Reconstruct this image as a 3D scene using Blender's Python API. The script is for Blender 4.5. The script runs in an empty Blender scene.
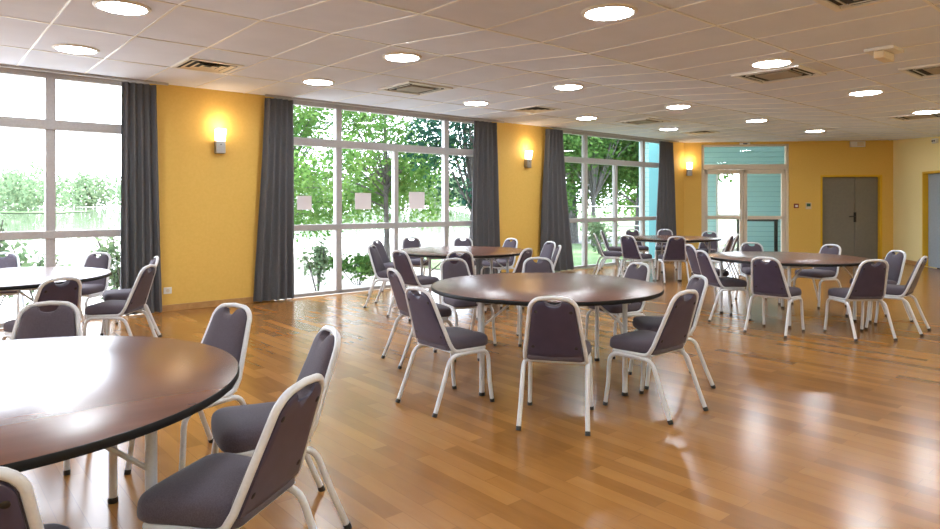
import bpy, math, random
from mathutils import Vector, Matrix
R = random.Random(7)
scene = bpy.context.scene
COL = scene.collection
PI = math.pi
# ------------------------------------------------------------------ room axes
CAM_Z, F, HOR = 1.40, 650.0, 203.0
TH = math.atan2(750, 650)
U = Vector((math.sin(TH), math.cos(TH), 0))          # along the window wall
N = Vector((math.cos(TH), -math.sin(TH), 0))         # from the window wall into the room
WALL_N = -8.9
H1, H2 = 2.93, 2.81                                   # ceiling by the windows / inner ceiling
ROOM_ROT = math.atan2(U.y, U.x)
def P(s, n, z=0.0):
    v = U * s + N * n
    return Vector((v.x, v.y, z))
def floor_at(px, py, z=0.0):                          # photo point -> point at height z
    Y = F * (CAM_Z - z) / (py - HOR)
    return Vector(((px - 470) / F * Y, Y, z))
def wall_s(px, n=WALL_N):                             # photo column -> s on a plane of constant n
    r = Vector(((px - 470) / F, 1, 0)); p = r * (n / r.dot(N))
    return p.dot(U)
# ------------------------------------------------------------------ materials
def mat(name, color=(.5,.5,.5), rough=.5, metal=0.0, spec=.5, emit=None, estr=0.0):
    m = bpy.data.materials.new(name); m.use_nodes = True
    b = m.node_tree.nodes['Principled BSDF']
    b.inputs['Base Color'].default_value = (*color, 1)
    b.inputs['Roughness'].default_value = rough
    b.inputs['Metallic'].default_value = metal
    b.inputs['Specular IOR Level'].default_value = spec
    if emit:
        b.inputs['Emission Color'].default_value = (*emit, 1)
        b.inputs['Emission Strength'].default_value = estr
    return m
class NT:
    def __init__(s, m): s.t = m.node_tree; s.b = s.t.nodes['Principled BSDF']
    def n(s, typ, **kw):
        x = s.t.nodes.new(typ)
        for k, v in kw.items(): setattr(x, k, v)
        return x
    def l(s, a, b): s.t.links.new(a, b)
    def math(s, op, a, b=None):
        x = s.n('ShaderNodeMath', operation=op)
        for i, v in enumerate((a, b)):
            if v is None: continue
            if isinstance(v, (int, float)): x.inputs[i].default_value = v
            else: s.l(v, x.inputs[i])
        return x.outputs[0]
    def coords(s, scale=(1,1,1), kind='Object', rot=(0,0,0)):
        c = s.n('ShaderNodeTexCoord'); mp = s.n('ShaderNodeMapping')
        mp.inputs['Scale'].default_value = scale; mp.inputs['Rotation'].default_value = rot
        s.l(c.outputs[kind], mp.inputs['Vector']); return mp.outputs[0]
    def noise(s, vec, scale, detail=3, rough=.5):
        x = s.n('ShaderNodeTexNoise'); x.inputs['Scale'].default_value = scale
        x.inputs['Detail'].default_value = detail; x.inputs['Roughness'].default_value = rough
        s.l(vec, x.inputs['Vector']); return x.outputs['Fac']
    def ramp(s, fac, stops):
        x = s.n('ShaderNodeValToRGB'); e = x.color_ramp.elements
        e[0].position, e[0].color = stops[0][0], (*stops[0][1], 1)
        e[1].position, e[1].color = stops[-1][0], (*stops[-1][1], 1)
        for p, c in stops[1:-1]:
            k = e.new(p); k.color = (*c, 1)
        s.l(fac, x.inputs['Fac']); return x.outputs['Color']
    def bump(s, h, strength=.2, dist=.01):
        x = s.n('ShaderNodeBump'); x.inputs['Strength'].default_value = strength
        x.inputs['Distance'].default_value = dist
        s.l(h, x.inputs['Height']); s.l(x.outputs[0], s.b.inputs['Normal'])
    def mix(s, fac, a, b, blend='MIX'):
        x = s.n('ShaderNodeMix', data_type='RGBA', blend_type=blend)
        for i, v in ((0, fac), (6, a), (7, b)):
            if isinstance(v, (int, float)): x.inputs[i].default_value = v
            elif isinstance(v, tuple): x.inputs[i].default_value = (*v, 1)
            else: s.l(v, x.inputs[i])
        return x.outputs[2]

def speckled(name, c1, c2, scale=60, rough=.5, bump=.1, spec=.5, metal=0):
    m = mat(name, c1, rough, metal, spec); t = NT(m)
    f = t.noise(t.coords(), scale, 4)
    t.l(t.ramp(f, [(.35, c1), (.65, c2)]), t.b.inputs['Base Color'])
    if bump: t.bump(f, bump, .003)
    return m

M = {}
M['wall'] = speckled('yellow_paint', (.72,.46,.105), (.75,.485,.118), 35, .6, .06, .3)
M['wall_cream'] = speckled('cream_yellow_paint', (.86,.72,.36), (.88,.74,.38), 35, .6, .06, .3)
M['jamb'] = mat('deep_yellow_paint', (.72,.42,.015), .5)
M['frame_tube'] = speckled('silver_grey_lacquer', (.60,.61,.645), (.64,.65,.685), 90, .3, .03, .5)
M['fabric'] = speckled('aubergine_grey_fabric', (.070,.056,.074), (.096,.080,.102), 220, .85, .08, .25)
M['fabric'].node_tree.nodes['Principled BSDF'].inputs['Sheen Weight'].default_value = .12
M['board'] = speckled('dark_plum_board', (.036,.031,.070), (.046,.040,.086), 12, .40, 0, .7)
M['black'] = mat('black_plastic', (.012,.012,.013), .45)
M['edge'] = mat('black_edge_band', (.008,.008,.009), .5, 0, .25)
M['steel'] = mat('brushed_steel', (.36,.35,.35), .35, .9)
M['white_plastic'] = mat('white_plastic', (.75,.73,.70), .4)
M['cream_plastic'] = mat('cream_plastic', (.72,.60,.42), .45)
M['alu'] = speckled('window_aluminium', (.40,.385,.385), (.44,.42,.42), 40, .42, .02, .5)
M['door_frame'] = speckled('beige_door_frame', (.66,.58,.47), (.70,.61,.50), 40, .45, .02)
M['door_grey'] = speckled('taupe_door_paint', (.20,.18,.148), (.215,.194,.158), 20, .5, .02)
M['door_blue'] = speckled('blue_grey_door_paint', (.30,.35,.40), (.33,.38,.43), 20, .5, .02)
M['oak_trim'] = speckled('oak_trim', (.42,.22,.075), (.50,.28,.10), 22, .4, .04)
M['dark'] = mat('dark_void', (.01,.01,.01), .7)
M['teal'] = None
# tabletop laminate
m = mat('mahogany_laminate', (.06,.025,.014), .27, 0, .75); t = NT(m)
f = t.noise(t.coords((1, 5, 1)), 2.0, 2, .5)
t.l(t.ramp(f, [(.3, (.115,.040,.024)), (.7, (.150,.056,.034))]), t.b.inputs['Base Color'])
M['laminate'] = m
# curtain
m = mat('charcoal_curtain', (.05,.05,.053), .85, 0, .2); t = NT(m)
f = t.noise(t.coords((1, 1, .15)), 260, 2)
t.l(t.ramp(f, [(.3, (.10,.10,.108)), (.7, (.135,.134,.144))]), t.b.inputs['Base Color']); t.bump(f, .15, .002)
M['curtain'] = m
# parquet: planks run from the window wall into the room (object Y), width along object X
m = mat('oak_parquet', (.5,.28,.1), .2, 0, .5); t = NT(m)
v = t.coords((1,1,1), 'Object', (0, 0, PI/2))
br = t.n('ShaderNodeTexBrick'); br.offset = .37; br.offset_frequency = 2; br.squash = 1
t.l(v, br.inputs['Vector'])
for k, val in (('Scale', 1), ('Mortar Size', .0018), ('Mortar Smooth', .1), ('Bias', 0), ('Brick Width', .72), ('Row Height', .10)):
    br.inputs[k].default_value = val
br.inputs['Color1'].default_value = (0, 0, 0, 1); br.inputs['Color2'].default_value = (1, 1, 1, 1); br.inputs['Mortar'].default_value = (.15, .15, .15, 1)
g = t.noise(t.coords((6, .8, 1)), 4, 3, .5)
sep = t.n('ShaderNodeSeparateColor'); t.l(br.outputs['Color'], sep.inputs[0])
fac = t.math('ADD', t.math('MULTIPLY', sep.outputs[0], .62), t.math('MULTIPLY', g, .42))
c = t.ramp(fac, [(.08, (.215,.088,.020)), (.45, (.30,.132,.032)), (.95, (.40,.19,.052))])
c = t.mix(t.math('MULTIPLY', br.outputs['Fac'], .22), c, (.16, .07, .025))
t.l(c, t.b.inputs['Base Color'])
rr = t.math('ADD', t.math('MULTIPLY', t.noise(t.coords(), 3, 3), .06), .19)
t.l(rr, t.b.inputs['Roughness'])
M['parquet'] = m
# ceiling tile
m = mat('ceiling_tile', (.6,.58,.56), .9, 0, .2); t = NT(m)
f = t.noise(t.coords(), 3, 3); f2 = t.noise(t.coords(), 240, 2)
t.l(t.ramp(f, [(.35, (.70,.735,.84)), (.65, (.73,.765,.87))]), t.b.inputs['Base Color']); t.bump(f2, .12, .002)
M['tile'] = m
M['tee'] = mat('ceiling_tee', (.78,.77,.75), .35, 0, .5)
# teal cladding of the entrance porch
m = mat('teal_cladding', (.12,.42,.44), .5); t = NT(m)
sx = t.n('ShaderNodeSeparateXYZ'); t.l(t.coords(), sx.inputs[0])
w = t.math('FRACT', t.math('MULTIPLY', sx.outputs[2], 7.0))
ln = t.math('LESS_THAN', w, .12)
t.l(t.mix(ln, (.32,.56,.56), (.20,.38,.39)), t.b.inputs['Base Color']); t.bump(ln, .5, -.01)
M['teal'] = m
# glass: a thin pane that lets light straight through and mirrors a little of the room
def glass_mat(name, tint):
    m = bpy.data.materials.new(name); m.use_nodes = True; t = m.node_tree; t.nodes.clear()
    o = t.nodes.new('ShaderNodeOutputMaterial'); mx = t.nodes.new('ShaderNodeMixShader')
    tr = t.nodes.new('ShaderNodeBsdfTransparent'); gl = t.nodes.new('ShaderNodeBsdfGlossy'); fr = t.nodes.new('ShaderNodeFresnel')
    fr.inputs['IOR'].default_value = 1.45; gl.inputs['Roughness'].default_value = .02
    tr.inputs['Color'].default_value = (*tint, 1)
    t.links.new(fr.outputs[0], mx.inputs[0]); t.links.new(tr.outputs[0], mx.inputs[1]); t.links.new(gl.outputs[0], mx.inputs[2])
    t.links.new(mx.outputs[0], o.inputs[0]); return m
M['glass'] = glass_mat('window_glass', (.96,.98,.97))
def leaf_mat(name, c1, c2, tr=.45):
    m = bpy.data.materials.new(name); m.use_nodes = True; t = m.node_tree; t.nodes.clear()
    o = t.nodes.new('ShaderNodeOutputMaterial'); mx = t.nodes.new('ShaderNodeMixShader'); mx.inputs[0].default_value = tr
    d = t.nodes.new('ShaderNodeBsdfDiffuse'); l = t.nodes.new('ShaderNodeBsdfTranslucent')
    tc = t.nodes.new('ShaderNodeTexCoord'); n = t.nodes.new('ShaderNodeTexNoise'); n.inputs['Scale'].default_value = 1.7; n.inputs['Detail'].default_value = 4
    r = t.nodes.new('ShaderNodeValToRGB'); r.color_ramp.elements[0].position = .38; r.color_ramp.elements[1].position = .62
    r.color_ramp.elements[0].color = (*c1, 1); r.color_ramp.elements[1].color = (*c2, 1)
    t.links.new(tc.outputs['Object'], n.inputs['Vector']); t.links.new(n.outputs['Fac'], r.inputs[0])
    t.links.new(r.outputs[0], d.inputs[0]); t.links.new(r.outputs[0], l.inputs[0])
    t.links.new(d.outputs[0], mx.inputs[1]); t.links.new(l.outputs[0], mx.inputs[2]); t.links.new(mx.outputs[0], o.inputs[0]); return m
M['leaf_lime'] = leaf_mat('lime_leaves', (0.058,0.151,0.035), (0.157,0.267,0.075), .45)
M['leaf_dark'] = leaf_mat('dark_blue_green_leaves', (0.010,0.043,0.032), (0.029,0.087,0.052), .25)
M['leaf_mid'] = leaf_mat('mid_green_leaves', (0.026,0.067,0.016), (0.075,0.145,0.038), .4)
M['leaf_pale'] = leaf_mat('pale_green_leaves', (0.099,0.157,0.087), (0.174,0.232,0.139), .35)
M['bark'] = speckled('grey_bark', (.055,.05,.048), (.10,.095,.095), 14, .9, .5, .2)
M['paving'] = speckled('pale_paving', (.40,.385,.35), (.45,.435,.40), 8, .9, .1, .2)
M['lawn'] = speckled('lawn', (0.087,0.145,0.064), (0.128,0.191,0.093), 5, .95, .2, .1)
M['asphalt'] = speckled('path_asphalt', (0.209,0.209,0.209), (0.255,0.255,0.249), 12, .95, .1, .2)
m = mat('lake_water', (.16,.20,.14), .04, 0, .5); t = NT(m)
t.bump(t.noise(t.coords((.4, 1.4, 1)), 1.2, 3), .05, .05)
M['water'] = m
M['lamp_disc'] = mat('downlight_diffuser', (.9,.9,.88), .5, emit=(.87, .94, 1.0), estr=30)
M['sconce_glass'] = mat('lit_opal_glass', (.9,.85,.75), .4, emit=(1, .80, .55), estr=3)
M['sticker'] = mat('pale_sticker', (.80,.75,.78), .6)
M['red'] = mat('dark_red_plastic', (.22,.02,.015), .4)
M['screen'] = mat('dark_green_screen', (.03,.10,.06), .3)
M['brown_grille'] = mat('brown_grey_grille', (.36,.31,.24), .6)

# ------------------------------------------------------------------ mesh building
class MB:
    def __init__(s): s.v = []; s.f = []; s.smooth = True
    def add(s, vs, fs, mtx=None):
        b = len(s.v)
        s.v += [tuple(mtx @ Vector(p)) if mtx else tuple(p) for p in vs]
        s.f += [tuple(i + b for i in f) for f in fs]
        return s
    def box(s, x0, x1, y0, y1, z0, z1, mtx=None):
        vs = [(x, y, z) for z in (z0, z1) for y in (y0, y1) for x in (x0, x1)]
        return s.add(vs, [(0,2,3,1), (4,5,7,6), (0,1,5,4), (2,6,7,3), (0,4,6,2), (1,3,7,5)], mtx)
    def tube(s, pts, r, seg=10, ry=None, cap=True, mtx=None, radii=None):
        pts = [Vector(p) for p in pts]; n = len(pts); vs = []; fs = []
        tg = []
        for i in range(n):
            a = pts[max(i-1, 0)]; b = pts[min(i+1, n-1)]; tg.append((b - a).normalized())
        up = Vector((0, 0, 1)) if abs(tg[0].z) < .9 else Vector((1, 0, 0))
        x = tg[0].cross(up).normalized()
        for i in range(n):
            x = (x - tg[i] * x.dot(tg[i])).normalized(); y = tg[i].cross(x)
            ra = radii[i] if radii else r
            for k in range(seg):
                a = 2*PI*k/seg
                vs.append(pts[i] + x*ra*math.cos(a) + y*(ry or ra)*math.sin(a))
        for i in range(n-1):
            for k in range(seg):
                j = (k+1) % seg
                fs.append((i*seg+k, i*seg+j, (i+1)*seg+j, (i+1)*seg+k))
        if cap:
            fs.append(tuple(range(seg-1, -1, -1))); fs.append(tuple((n-1)*seg+k for k in range(seg)))
        return s.add(vs, fs, mtx)
    def lathe(s, prof, seg=48, mtx=None):
        vs = []; fs = []; n = len(prof)
        for r, z in prof:
            for k in range(seg):
                a = 2*PI*k/seg; vs.append((r*math.cos(a), r*math.sin(a), z))
        for i in range(n-1):
            for k in range(seg):
                j = (k+1) % seg; fs.append((i*seg+k, i*seg+j, (i+1)*seg+j, (i+1)*seg+k))
        fs.append(tuple(range(seg-1, -1, -1))); fs.append(tuple((n-1)*seg+k for k in range(seg)))
        return s.add(vs, fs, mtx)
    def pad(s, outline, rings, mtx=None, inner=None):
        """outline: star-shaped 2D ring; rings: (scale-inset in metres, height); closes both ends at the centroid"""
        cx = sum(p[0] for p in outline)/len(outline); cy = sum(p[1] for p in outline)/len(outline)
        n = len(outline); vs = []; fs = []
        for ins, z in rings:
            q = min(1, ins/.06) if inner else 0
            for (x, y) in ([(a[0]+(b[0]-a[0])*q, a[1]+(b[1]-a[1])*q) for a, b in zip(outline, inner)] if inner else outline):
                d = math.hypot(x-cx, y-cy); k = max(0.0, (d - ins)/d) if ins < 1 else 0
                vs.append((cx+(x-cx)*k, cy+(y-cy)*k, z))
        for i in range(len(rings)-1):
            for k in range(n):
                j = (k+1) % n; fs.append((i*n+k, i*n+j, (i+1)*n+j, (i+1)*n+k))
        fs.append(tuple(range(n-1, -1, -1))); fs.append(tuple((len(rings)-1)*n+k for k in range(n)))
        return s.add(vs, fs, mtx)
    def build(s, name, material, parent=None, smooth=True, angle=35, matrix=None):
        me = bpy.data.meshes.new(name); me.from_pydata(s.v, [], s.f)
        for mm in (material if isinstance(material, list) else [material]): me.materials.append(mm)
        me.validate(); me.update()
        if smooth:
            me.polygons.foreach_set('use_smooth', [True]*len(me.polygons))
            me.set_sharp_from_angle(angle=math.radians(angle))
        o = bpy.data.objects.new(name, me); COL.objects.link(o)
        if parent: o.parent = parent
        if matrix is not None: o.matrix_world = matrix
        return o
def bevel(o, w, seg=2):
    b = o.modifiers.new('bevel', 'BEVEL'); b.width = w; b.segments = seg; b.limit_method = 'ANGLE'
    return o
def empty(name, loc=(0,0,0), rz=0.0):
    o = bpy.data.objects.new(name, None); COL.objects.link(o); o.empty_display_size = .2
    o.location = loc; o.rotation_euler = (0, 0, rz); return o
def tag(o, label, cat, group=None, kind=None):
    o['label'] = label; o['category'] = cat
    if group: o['group'] = group
    if kind: o['kind'] = kind
    return o
def struct(o, label=None):
    o['kind'] = 'structure'
    if label: o['label'] = label
    return o
def children_of(o): return [c for c in bpy.data.objects if c.parent == o]
TREE = {}
def dup(root, loc, rz):
    if root.name not in TREE:
        TREE[root.name] = [(c, children_of(c)) for c in children_of(root)]
    r = root.copy(); COL.objects.link(r); r.location = loc; r.rotation_euler = (0, 0, rz)
    for c, gs in TREE[root.name]:
        c2 = c.copy(); COL.objects.link(c2); c2.parent = r
        for g in gs:
            g2 = g.copy(); COL.objects.link(g2); g2.parent = c2
    return r
def room_mtx(s=0, n=0, z=0): return Matrix.Translation(P(s, n, z)) @ Matrix.Rotation(ROOM_ROT, 4, 'Z')
# local axes of room_mtx objects: +x along the window wall (s), +y points OUT of the room (towards the windows), z up
def arc(c, r, a0, a1, n, plane='yz', const=0.0):
    out = []
    for i in range(n+1):
        a = a0 + (a1-a0)*i/n; p, q = c[0]+r*math.cos(a), c[1]+r*math.sin(a)
        out.append((const, p, q) if plane == 'yz' else (p, q, const))
    return out

# ------------------------------------------------------------------ ROOM SHELL
S0, NB = -8.4, 2.6                                    # left end wall, back wall
SC = 14.88                                            # corner of window wall and far wall
C0 = P(SC, WALL_N); C1 = Vector((10.30, 15.82, 0)); RD = Vector((-.19, -.982, 0)).normalized()
tB = (NB - C1.dot(N)) / RD.dot(N); C2 = C1 + RD * tB; C3 = P(S0, NB); C4 = P(S0, WALL_N)
def to_room(v): return (v.dot(U), -v.dot(N))          # object coords of room_mtx objects
def poly_obj(name, pts, z, material, flip=False):
    mb = MB(); vs = [(*to_room(Vector(p)), z) for p in pts]
    idx = tuple(range(len(vs))); mb.add(vs, [idx if not flip else idx[::-1]])
    return mb.build(name, material, smooth=False, matrix=room_mtx())
floor = struct(poly_obj('floor', [C4, C3, C2, C1, C0], 0, M['parquet']))
# ceiling: high flat part by the windows, a sloped strip, the lower inner part
NC, NBk = -5.26, -3.90
def clip(poly, f):
    out = []
    for i, a in enumerate(poly):
        b = poly[(i+1) % len(poly)]; fa, fb = f(a), f(b)
        if fa >= 0: out.append(a)
        if fa*fb < 0: out.append(a + (b-a)*(fa/(fa-fb)))
    return out
room_poly = [C4, C3, C2, C1, C0]
hi = clip(room_poly, lambda p: NC - p.dot(N)); mid = clip(clip(room_poly, lambda p: p.dot(N)-NC), lambda p: NBk-p.dot(N)); lo = clip(room_poly, lambda p: p.dot(N)-NBk)
def zc(n): return H1 if n <= NC else (H2 if n >= NBk else H1 + (H2-H1)*(n-NC)/(NBk-NC))
mb = MB()
for pl in (hi, mid, lo):
    mb.add([(*to_room(p), zc(p.dot(N))) for p in pl], [tuple(range(len(pl)))])
struct(mb.build('ceiling', M['tile'], smooth=False, matrix=room_mtx()))
# ceiling grid tees
mb = MB()
def inside_range(n):                                  # s range of the room at a given n
    pts = []
    for i, a in enumerate(room_poly):
        b = room_poly[(i+1) % 5]; fa, fb = a.dot(N)-n, b.dot(N)-n
        if fa*fb < 0: pts.append((a + (b-a)*(fa/(fa-fb))).dot(U))
    return (min(pts), max(pts)) if len(pts) >= 2 else None
TW, TD = .011, .006
rows = [-7.74, -6.52, NC, NBk, -2.62, -1.34, -.06, 1.22]
for n in rows:
    a = inside_range(n)
    z = zc(n); mb.box(a[0], a[1], -n-TW, -n+TW, z-TD, z+.01)
def n_range(s):
    pts = []
    for i, a in enumerate(room_poly):
        b = room_poly[(i+1) % 5]; fa, fb = a.dot(U)-s, b.dot(U)-s
        if fa*fb < 0: pts.append((a + (b-a)*(fa/(fa-fb))).dot(N))
    return (min(pts), max(pts)) if len(pts) >= 2 else None
k = 0; s = .93 - .655*14
while s < 18:
    a = n_range(s)
    if a:
        for n0, n1 in ((-9, NC), (NC, NBk), (NBk, 9)):
            p0, p1 = max(a[0], n0), min(a[1], n1)
            if p1 - p0 < .02: continue
            z0, z1 = zc(p0), zc(p1)
            vs = [(s-TW*.8, -p0, z0-TD), (s+TW*.8, -p0, z0-TD), (s+TW*.8, -p1, z1-TD), (s-TW*.8, -p1, z1-TD),
                  (s-TW*.8, -p0, z0+.01), (s+TW*.8, -p0, z0+.01), (s+TW*.8, -p1, z1+.01), (s-TW*.8, -p1, z1+.01)]
            mb.add(vs, [(0,1,2,3), (7,6,5,4), (0,4,5,1), (1,5,6,2), (2,6,7,3), (3,7,4,0)])
    s += .655
struct(mb.build('trim_1', M['tee'], smooth=False, matrix=room_mtx()))
# window wall (piers between the three windows), 0.25 m thick
WIN = [(-7.89, -3.61), (-1.94, 2.34), (3.99, 8.27), (9.98, 14.26)]
mb = MB(); edges = [S0] + [e for w in WIN for e in w] + [SC]
for i in range(0, len(edges), 2): mb.box(edges[i], edges[i+1], -WALL_N, -WALL_N+.25, -.1, H1+.15)
for a, b in WIN: mb.box(a, b, -WALL_N, -WALL_N+.25, H1-.005, H1+.15)
struct(mb.build('wall_window', M['wall'], smooth=False, matrix=room_mtx()))
# far wall with two openings, built in its own frame: x along the wall, y out of the room
W = (C1 - C0); WL = W.length; W.normalize(); FO = Vector((-W.y, W.x, 0))   # outward
FAR = Matrix(((W.x, FO.x, 0, C0.x), (W.y, FO.y, 0, C0.y), (0, 0, 1, 0), (0, 0, 0, 1)))
def far_x(px, dep=0.0):                                        # photo column -> distance along far wall
    r = Vector(((px-470)/F, 1, 0)); d = (C0.dot(FO)+dep)/r.dot(FO); return (r*d - C0).dot(W)
DG0, DG1 = far_x(701.5), far_x(789); DD0, DD1 = far_x(820.5), far_x(882.5)
GT, DT = 2.87, 2.09
mb = MB()
mb.box(-.3, DG0, 0, .25, -.1, H1+.15); mb.box(DG0, DG1, 0, .25, GT, H1+.15); mb.box(DG1, DD0, 0, .25, -.1, H1+.15)
mb.box(DD0, DD1, 0, .25, DT, H1+.15); mb.box(DD1, WL+.3, 0, .25, -.1, H1+.15)
struct(mb.build('wall_far', M['wall'], smooth=False, matrix=FAR))
# right wall frame: x runs from the far corner towards the camera, y out of the room
RO = Vector((-RD.y, RD.x, 0))
if RO.x < 0: RO = -RO
RGT = Matrix(((RD.x, RO.x, 0, C1.x), (RD.y, RO.y, 0, C1.y), (0, 0, 1, 0), (0, 0, 0, 1)))
RD0, RD1 = 1.42, 3.2
mb = MB()
mb.box(-.25, RD0, 0, .3, -.1, H1+.15); mb.box(RD0, RD1, 0, .3, DT, H1+.15); mb.box(RD1, tB+.2, 0, .3, -.1, H1+.15)
struct(mb.build('wall_right', M['wall_cream'], smooth=False, matrix=RGT))
mb = MB(); mb.box(S0-.25, C2.dot(U)+.3, -NB-.25, -NB, -.1, H1+.15)
struct(mb.build('wall_back', M['wall_cream'], smooth=False, matrix=room_mtx()))
mb = MB(); mb.box(S0-.25, S0, -NB-.25, -WALL_N+.25, -.1, H1+.15)
struct(mb.build('wall_left', M['wall'], smooth=False, matrix=room_mtx()))
# roof slab over the room keeps the sun out
mb = MB(); vs = []
mb.add([(*to_room(p*1.0), H1+.16) for p in room_poly] , [(0,1,2,3,4)])
mb.add([(*to_room(p*1.0), H1+.40) for p in room_poly] , [(4,3,2,1,0)])
struct(mb.build('roof', M['dark'], smooth=False, matrix=room_mtx()))
# baseboards
BH, BD = .085, .016
mb = MB()
for i in range(0, len(edges), 2): mb.box(edges[i], edges[i+1], -WALL_N-BD, -WALL_N, 0, BH)
struct(bevel(mb.build('baseboard_window', M['oak_trim'], smooth=False, matrix=room_mtx()), .004))
mb = MB()
for a, b in ((0, DG0), (DG1, DD0-.02), (DD1+.02, WL)): mb.box(a, b, -BD, 0, 0, BH)
struct(mb.build('baseboard_far', M['oak_trim'], smooth=False, matrix=FAR))
mb = MB()
for a, b in ((0, RD0), (RD1, tB)): mb.box(a, b, -BD, 0, 0, BH)
struct(mb.build('baseboard_right', M['oak_trim'], smooth=False, matrix=RGT))
# ------------------------------------------------------------------ WINDOWS
def window(idx, a, b):
    y0, y1 = -WALL_N+.03, -WALL_N+.12                 # outwards of the wall face
    mb = MB(); w = b - a; q = w/4
    mb.box(a, b, y0, y1, 0, .055); mb.box(a, b, y0, y1, H1-.075, H1)
    mb.box(a, b, y0-.035, y1, 2.255, 2.37); mb.box(a, b, y0-.02, y1, .985, 1.075)
    for s, top in ((a+.03, H1), (a+q, H1), (a+2*q, 2.3), (a+3*q, H1), (b-.03, H1)):
        hw = .05 if top > 2.5 else .04
        mb.box(s-hw, s+hw, y0, y1, 0, top)
    o = struct(bevel(mb.build('window_%d' % idx, M['alu'], smooth=False, matrix=room_mtx()), .004, 1))
    g = MB(); yg = (y0+y1)/2 + .01
    g.add([(a, yg, .03), (b, yg, .03), (b, yg, H1-.03), (a, yg, H1-.03)], [(0,1,2,3)])
    p = g.build('window_pane', M['glass'], smooth=False); p.parent = o
    return o
for i, (a, b) in enumerate(WIN): window(i+1, a, b)
# thin rail above the windows where the curtains hang
mb = MB()
for a, b in WIN: mb.box(a-.18, b+.18, -WALL_N-.13, -WALL_N-.10, H1-.03, H1)
struct(mb.build('trim_2', M['alu'], smooth=False, matrix=room_mtx()))
# pale stickers on the panes of the second window
for px0, px1, lab in ((297, 311.5, 'pale square sticker on the window pane beside the curtain edge'),
                      (355, 371, 'pale square sticker on the wide pane left of the thin mullion'),
                      (409, 424.5, 'pale square sticker on the pane just beside the dark tree outside')):
    yg = -WALL_N+.083; s0, s1 = wall_s(px0, -yg), wall_s(px1, -yg)
    mb = MB(); mb.box(s0, s1, yg-.003, yg-.001, 1.30, 1.30+(s1-s0)*.88)
    tag(mb.build('window_sticker', M['sticker'], smooth=False, matrix=room_mtx()), lab, 'sticker', 'stickers on the second window')
# ------------------------------------------------------------------ CURTAINS
def curtain(lab, top0, top1, bot0, bot1, folds, seed):
    rr = random.Random(seed); nn = WALL_N + .12
    st0, st1, sb0, sb1 = [wall_s(x, nn) for x in (top0, top1, bot0, bot1)]
    sm = (sb0+sb1)/2
    root = empty('curtain', P(sm, nn), ROOM_ROT)
    NU, NV = folds*10, 24; ph = [rr.uniform(-.5, .5) for _ in range(folds+1)]; am = [rr.uniform(.75, 1.2) for _ in range(folds+1)]
    def pt(u, v, off):
        k = int(u*folds*.9999); e = (1-v)**1.0
        z = .025 + (H1-.05-.025)*v
        x0 = sb0+(st0-sb0)*v; x1 = sb1+(st1-sb1)*v
        # gathered at the heading, opening downwards
        bow = .06*math.sin(PI*v)*(sb1-sb0)
        a = .052*(.55+.45*e)*am[k]
        fu = u*folds; w = math.sin(2*PI*fu + .7*ph[k]*math.sin(PI*(fu-k))*e)
        y = a*w + .012*math.sin(5*v+3*ph[k])
        s = x0+(x1-x0)*u + .010*math.cos(4*PI*fu)*e
        return (s-sm, max(-.11, min(.095, y))+off, z)
    def sheet(v0, v1, nv, extra=0):
        mb = MB(); vs = []; fs = []
        for side in (0, 1):
            for j in range(nv+1):
                for i in range(NU+1):
                    p = pt(i/NU, v0+(v1-v0)*j/nv, .004*side + (-extra if not side else extra))
                    vs.append(p)
        W_ = NU+1; B = W_*(nv+1)
        for j in range(nv):
            for i in range(NU):
                a = j*W_+i; fs.append((a, a+1, a+W_+1, a+W_)); fs.append((B+a+W_, B+a+W_+1, B+a+1, B+a))
        for i in range(NU): fs.append((B+i, B+i+1, i+1, i)); a = nv*W_+i; fs.append((a, a+1, B+a+1, B+a))
        for j in range(nv): a = j*W_; fs.append((a, a+W_, B+a+W_, B+a)); a += NU; fs.append((B+a, B+a+W_, a+W_, a))
        mb.add(vs, fs); return mb
    sheet(0, .955, NV).build('drape', M['curtain'], root, angle=80)
    sheet(.955, 1.0, 3, .006).build('pleated_heading', M['curtain'], root, angle=80)
    tag(root, lab, 'curtain', 'charcoal curtains of the window wall'); return root
curtain('blue-grey charcoal curtain at the end of the lake window, beside the first wall lamp', 121.5, 156, 120, 161.5, 5, 1)
curtain('charcoal curtain between the first wall lamp and the stickered window', 265, 293, 254, 294, 5, 2)
curtain('charcoal curtain hanging between the stickered window and the middle wall lamp', 474, 496, 472, 501, 5, 3)
curtain('wide charcoal curtain just past the middle wall lamp, before the farthest window', 546, 562, 540, 573, 5, 4)
curtain('farthest charcoal curtain in the corner beside the glass door', 659.5, 672, 656, 677, 5, 5)
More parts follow.
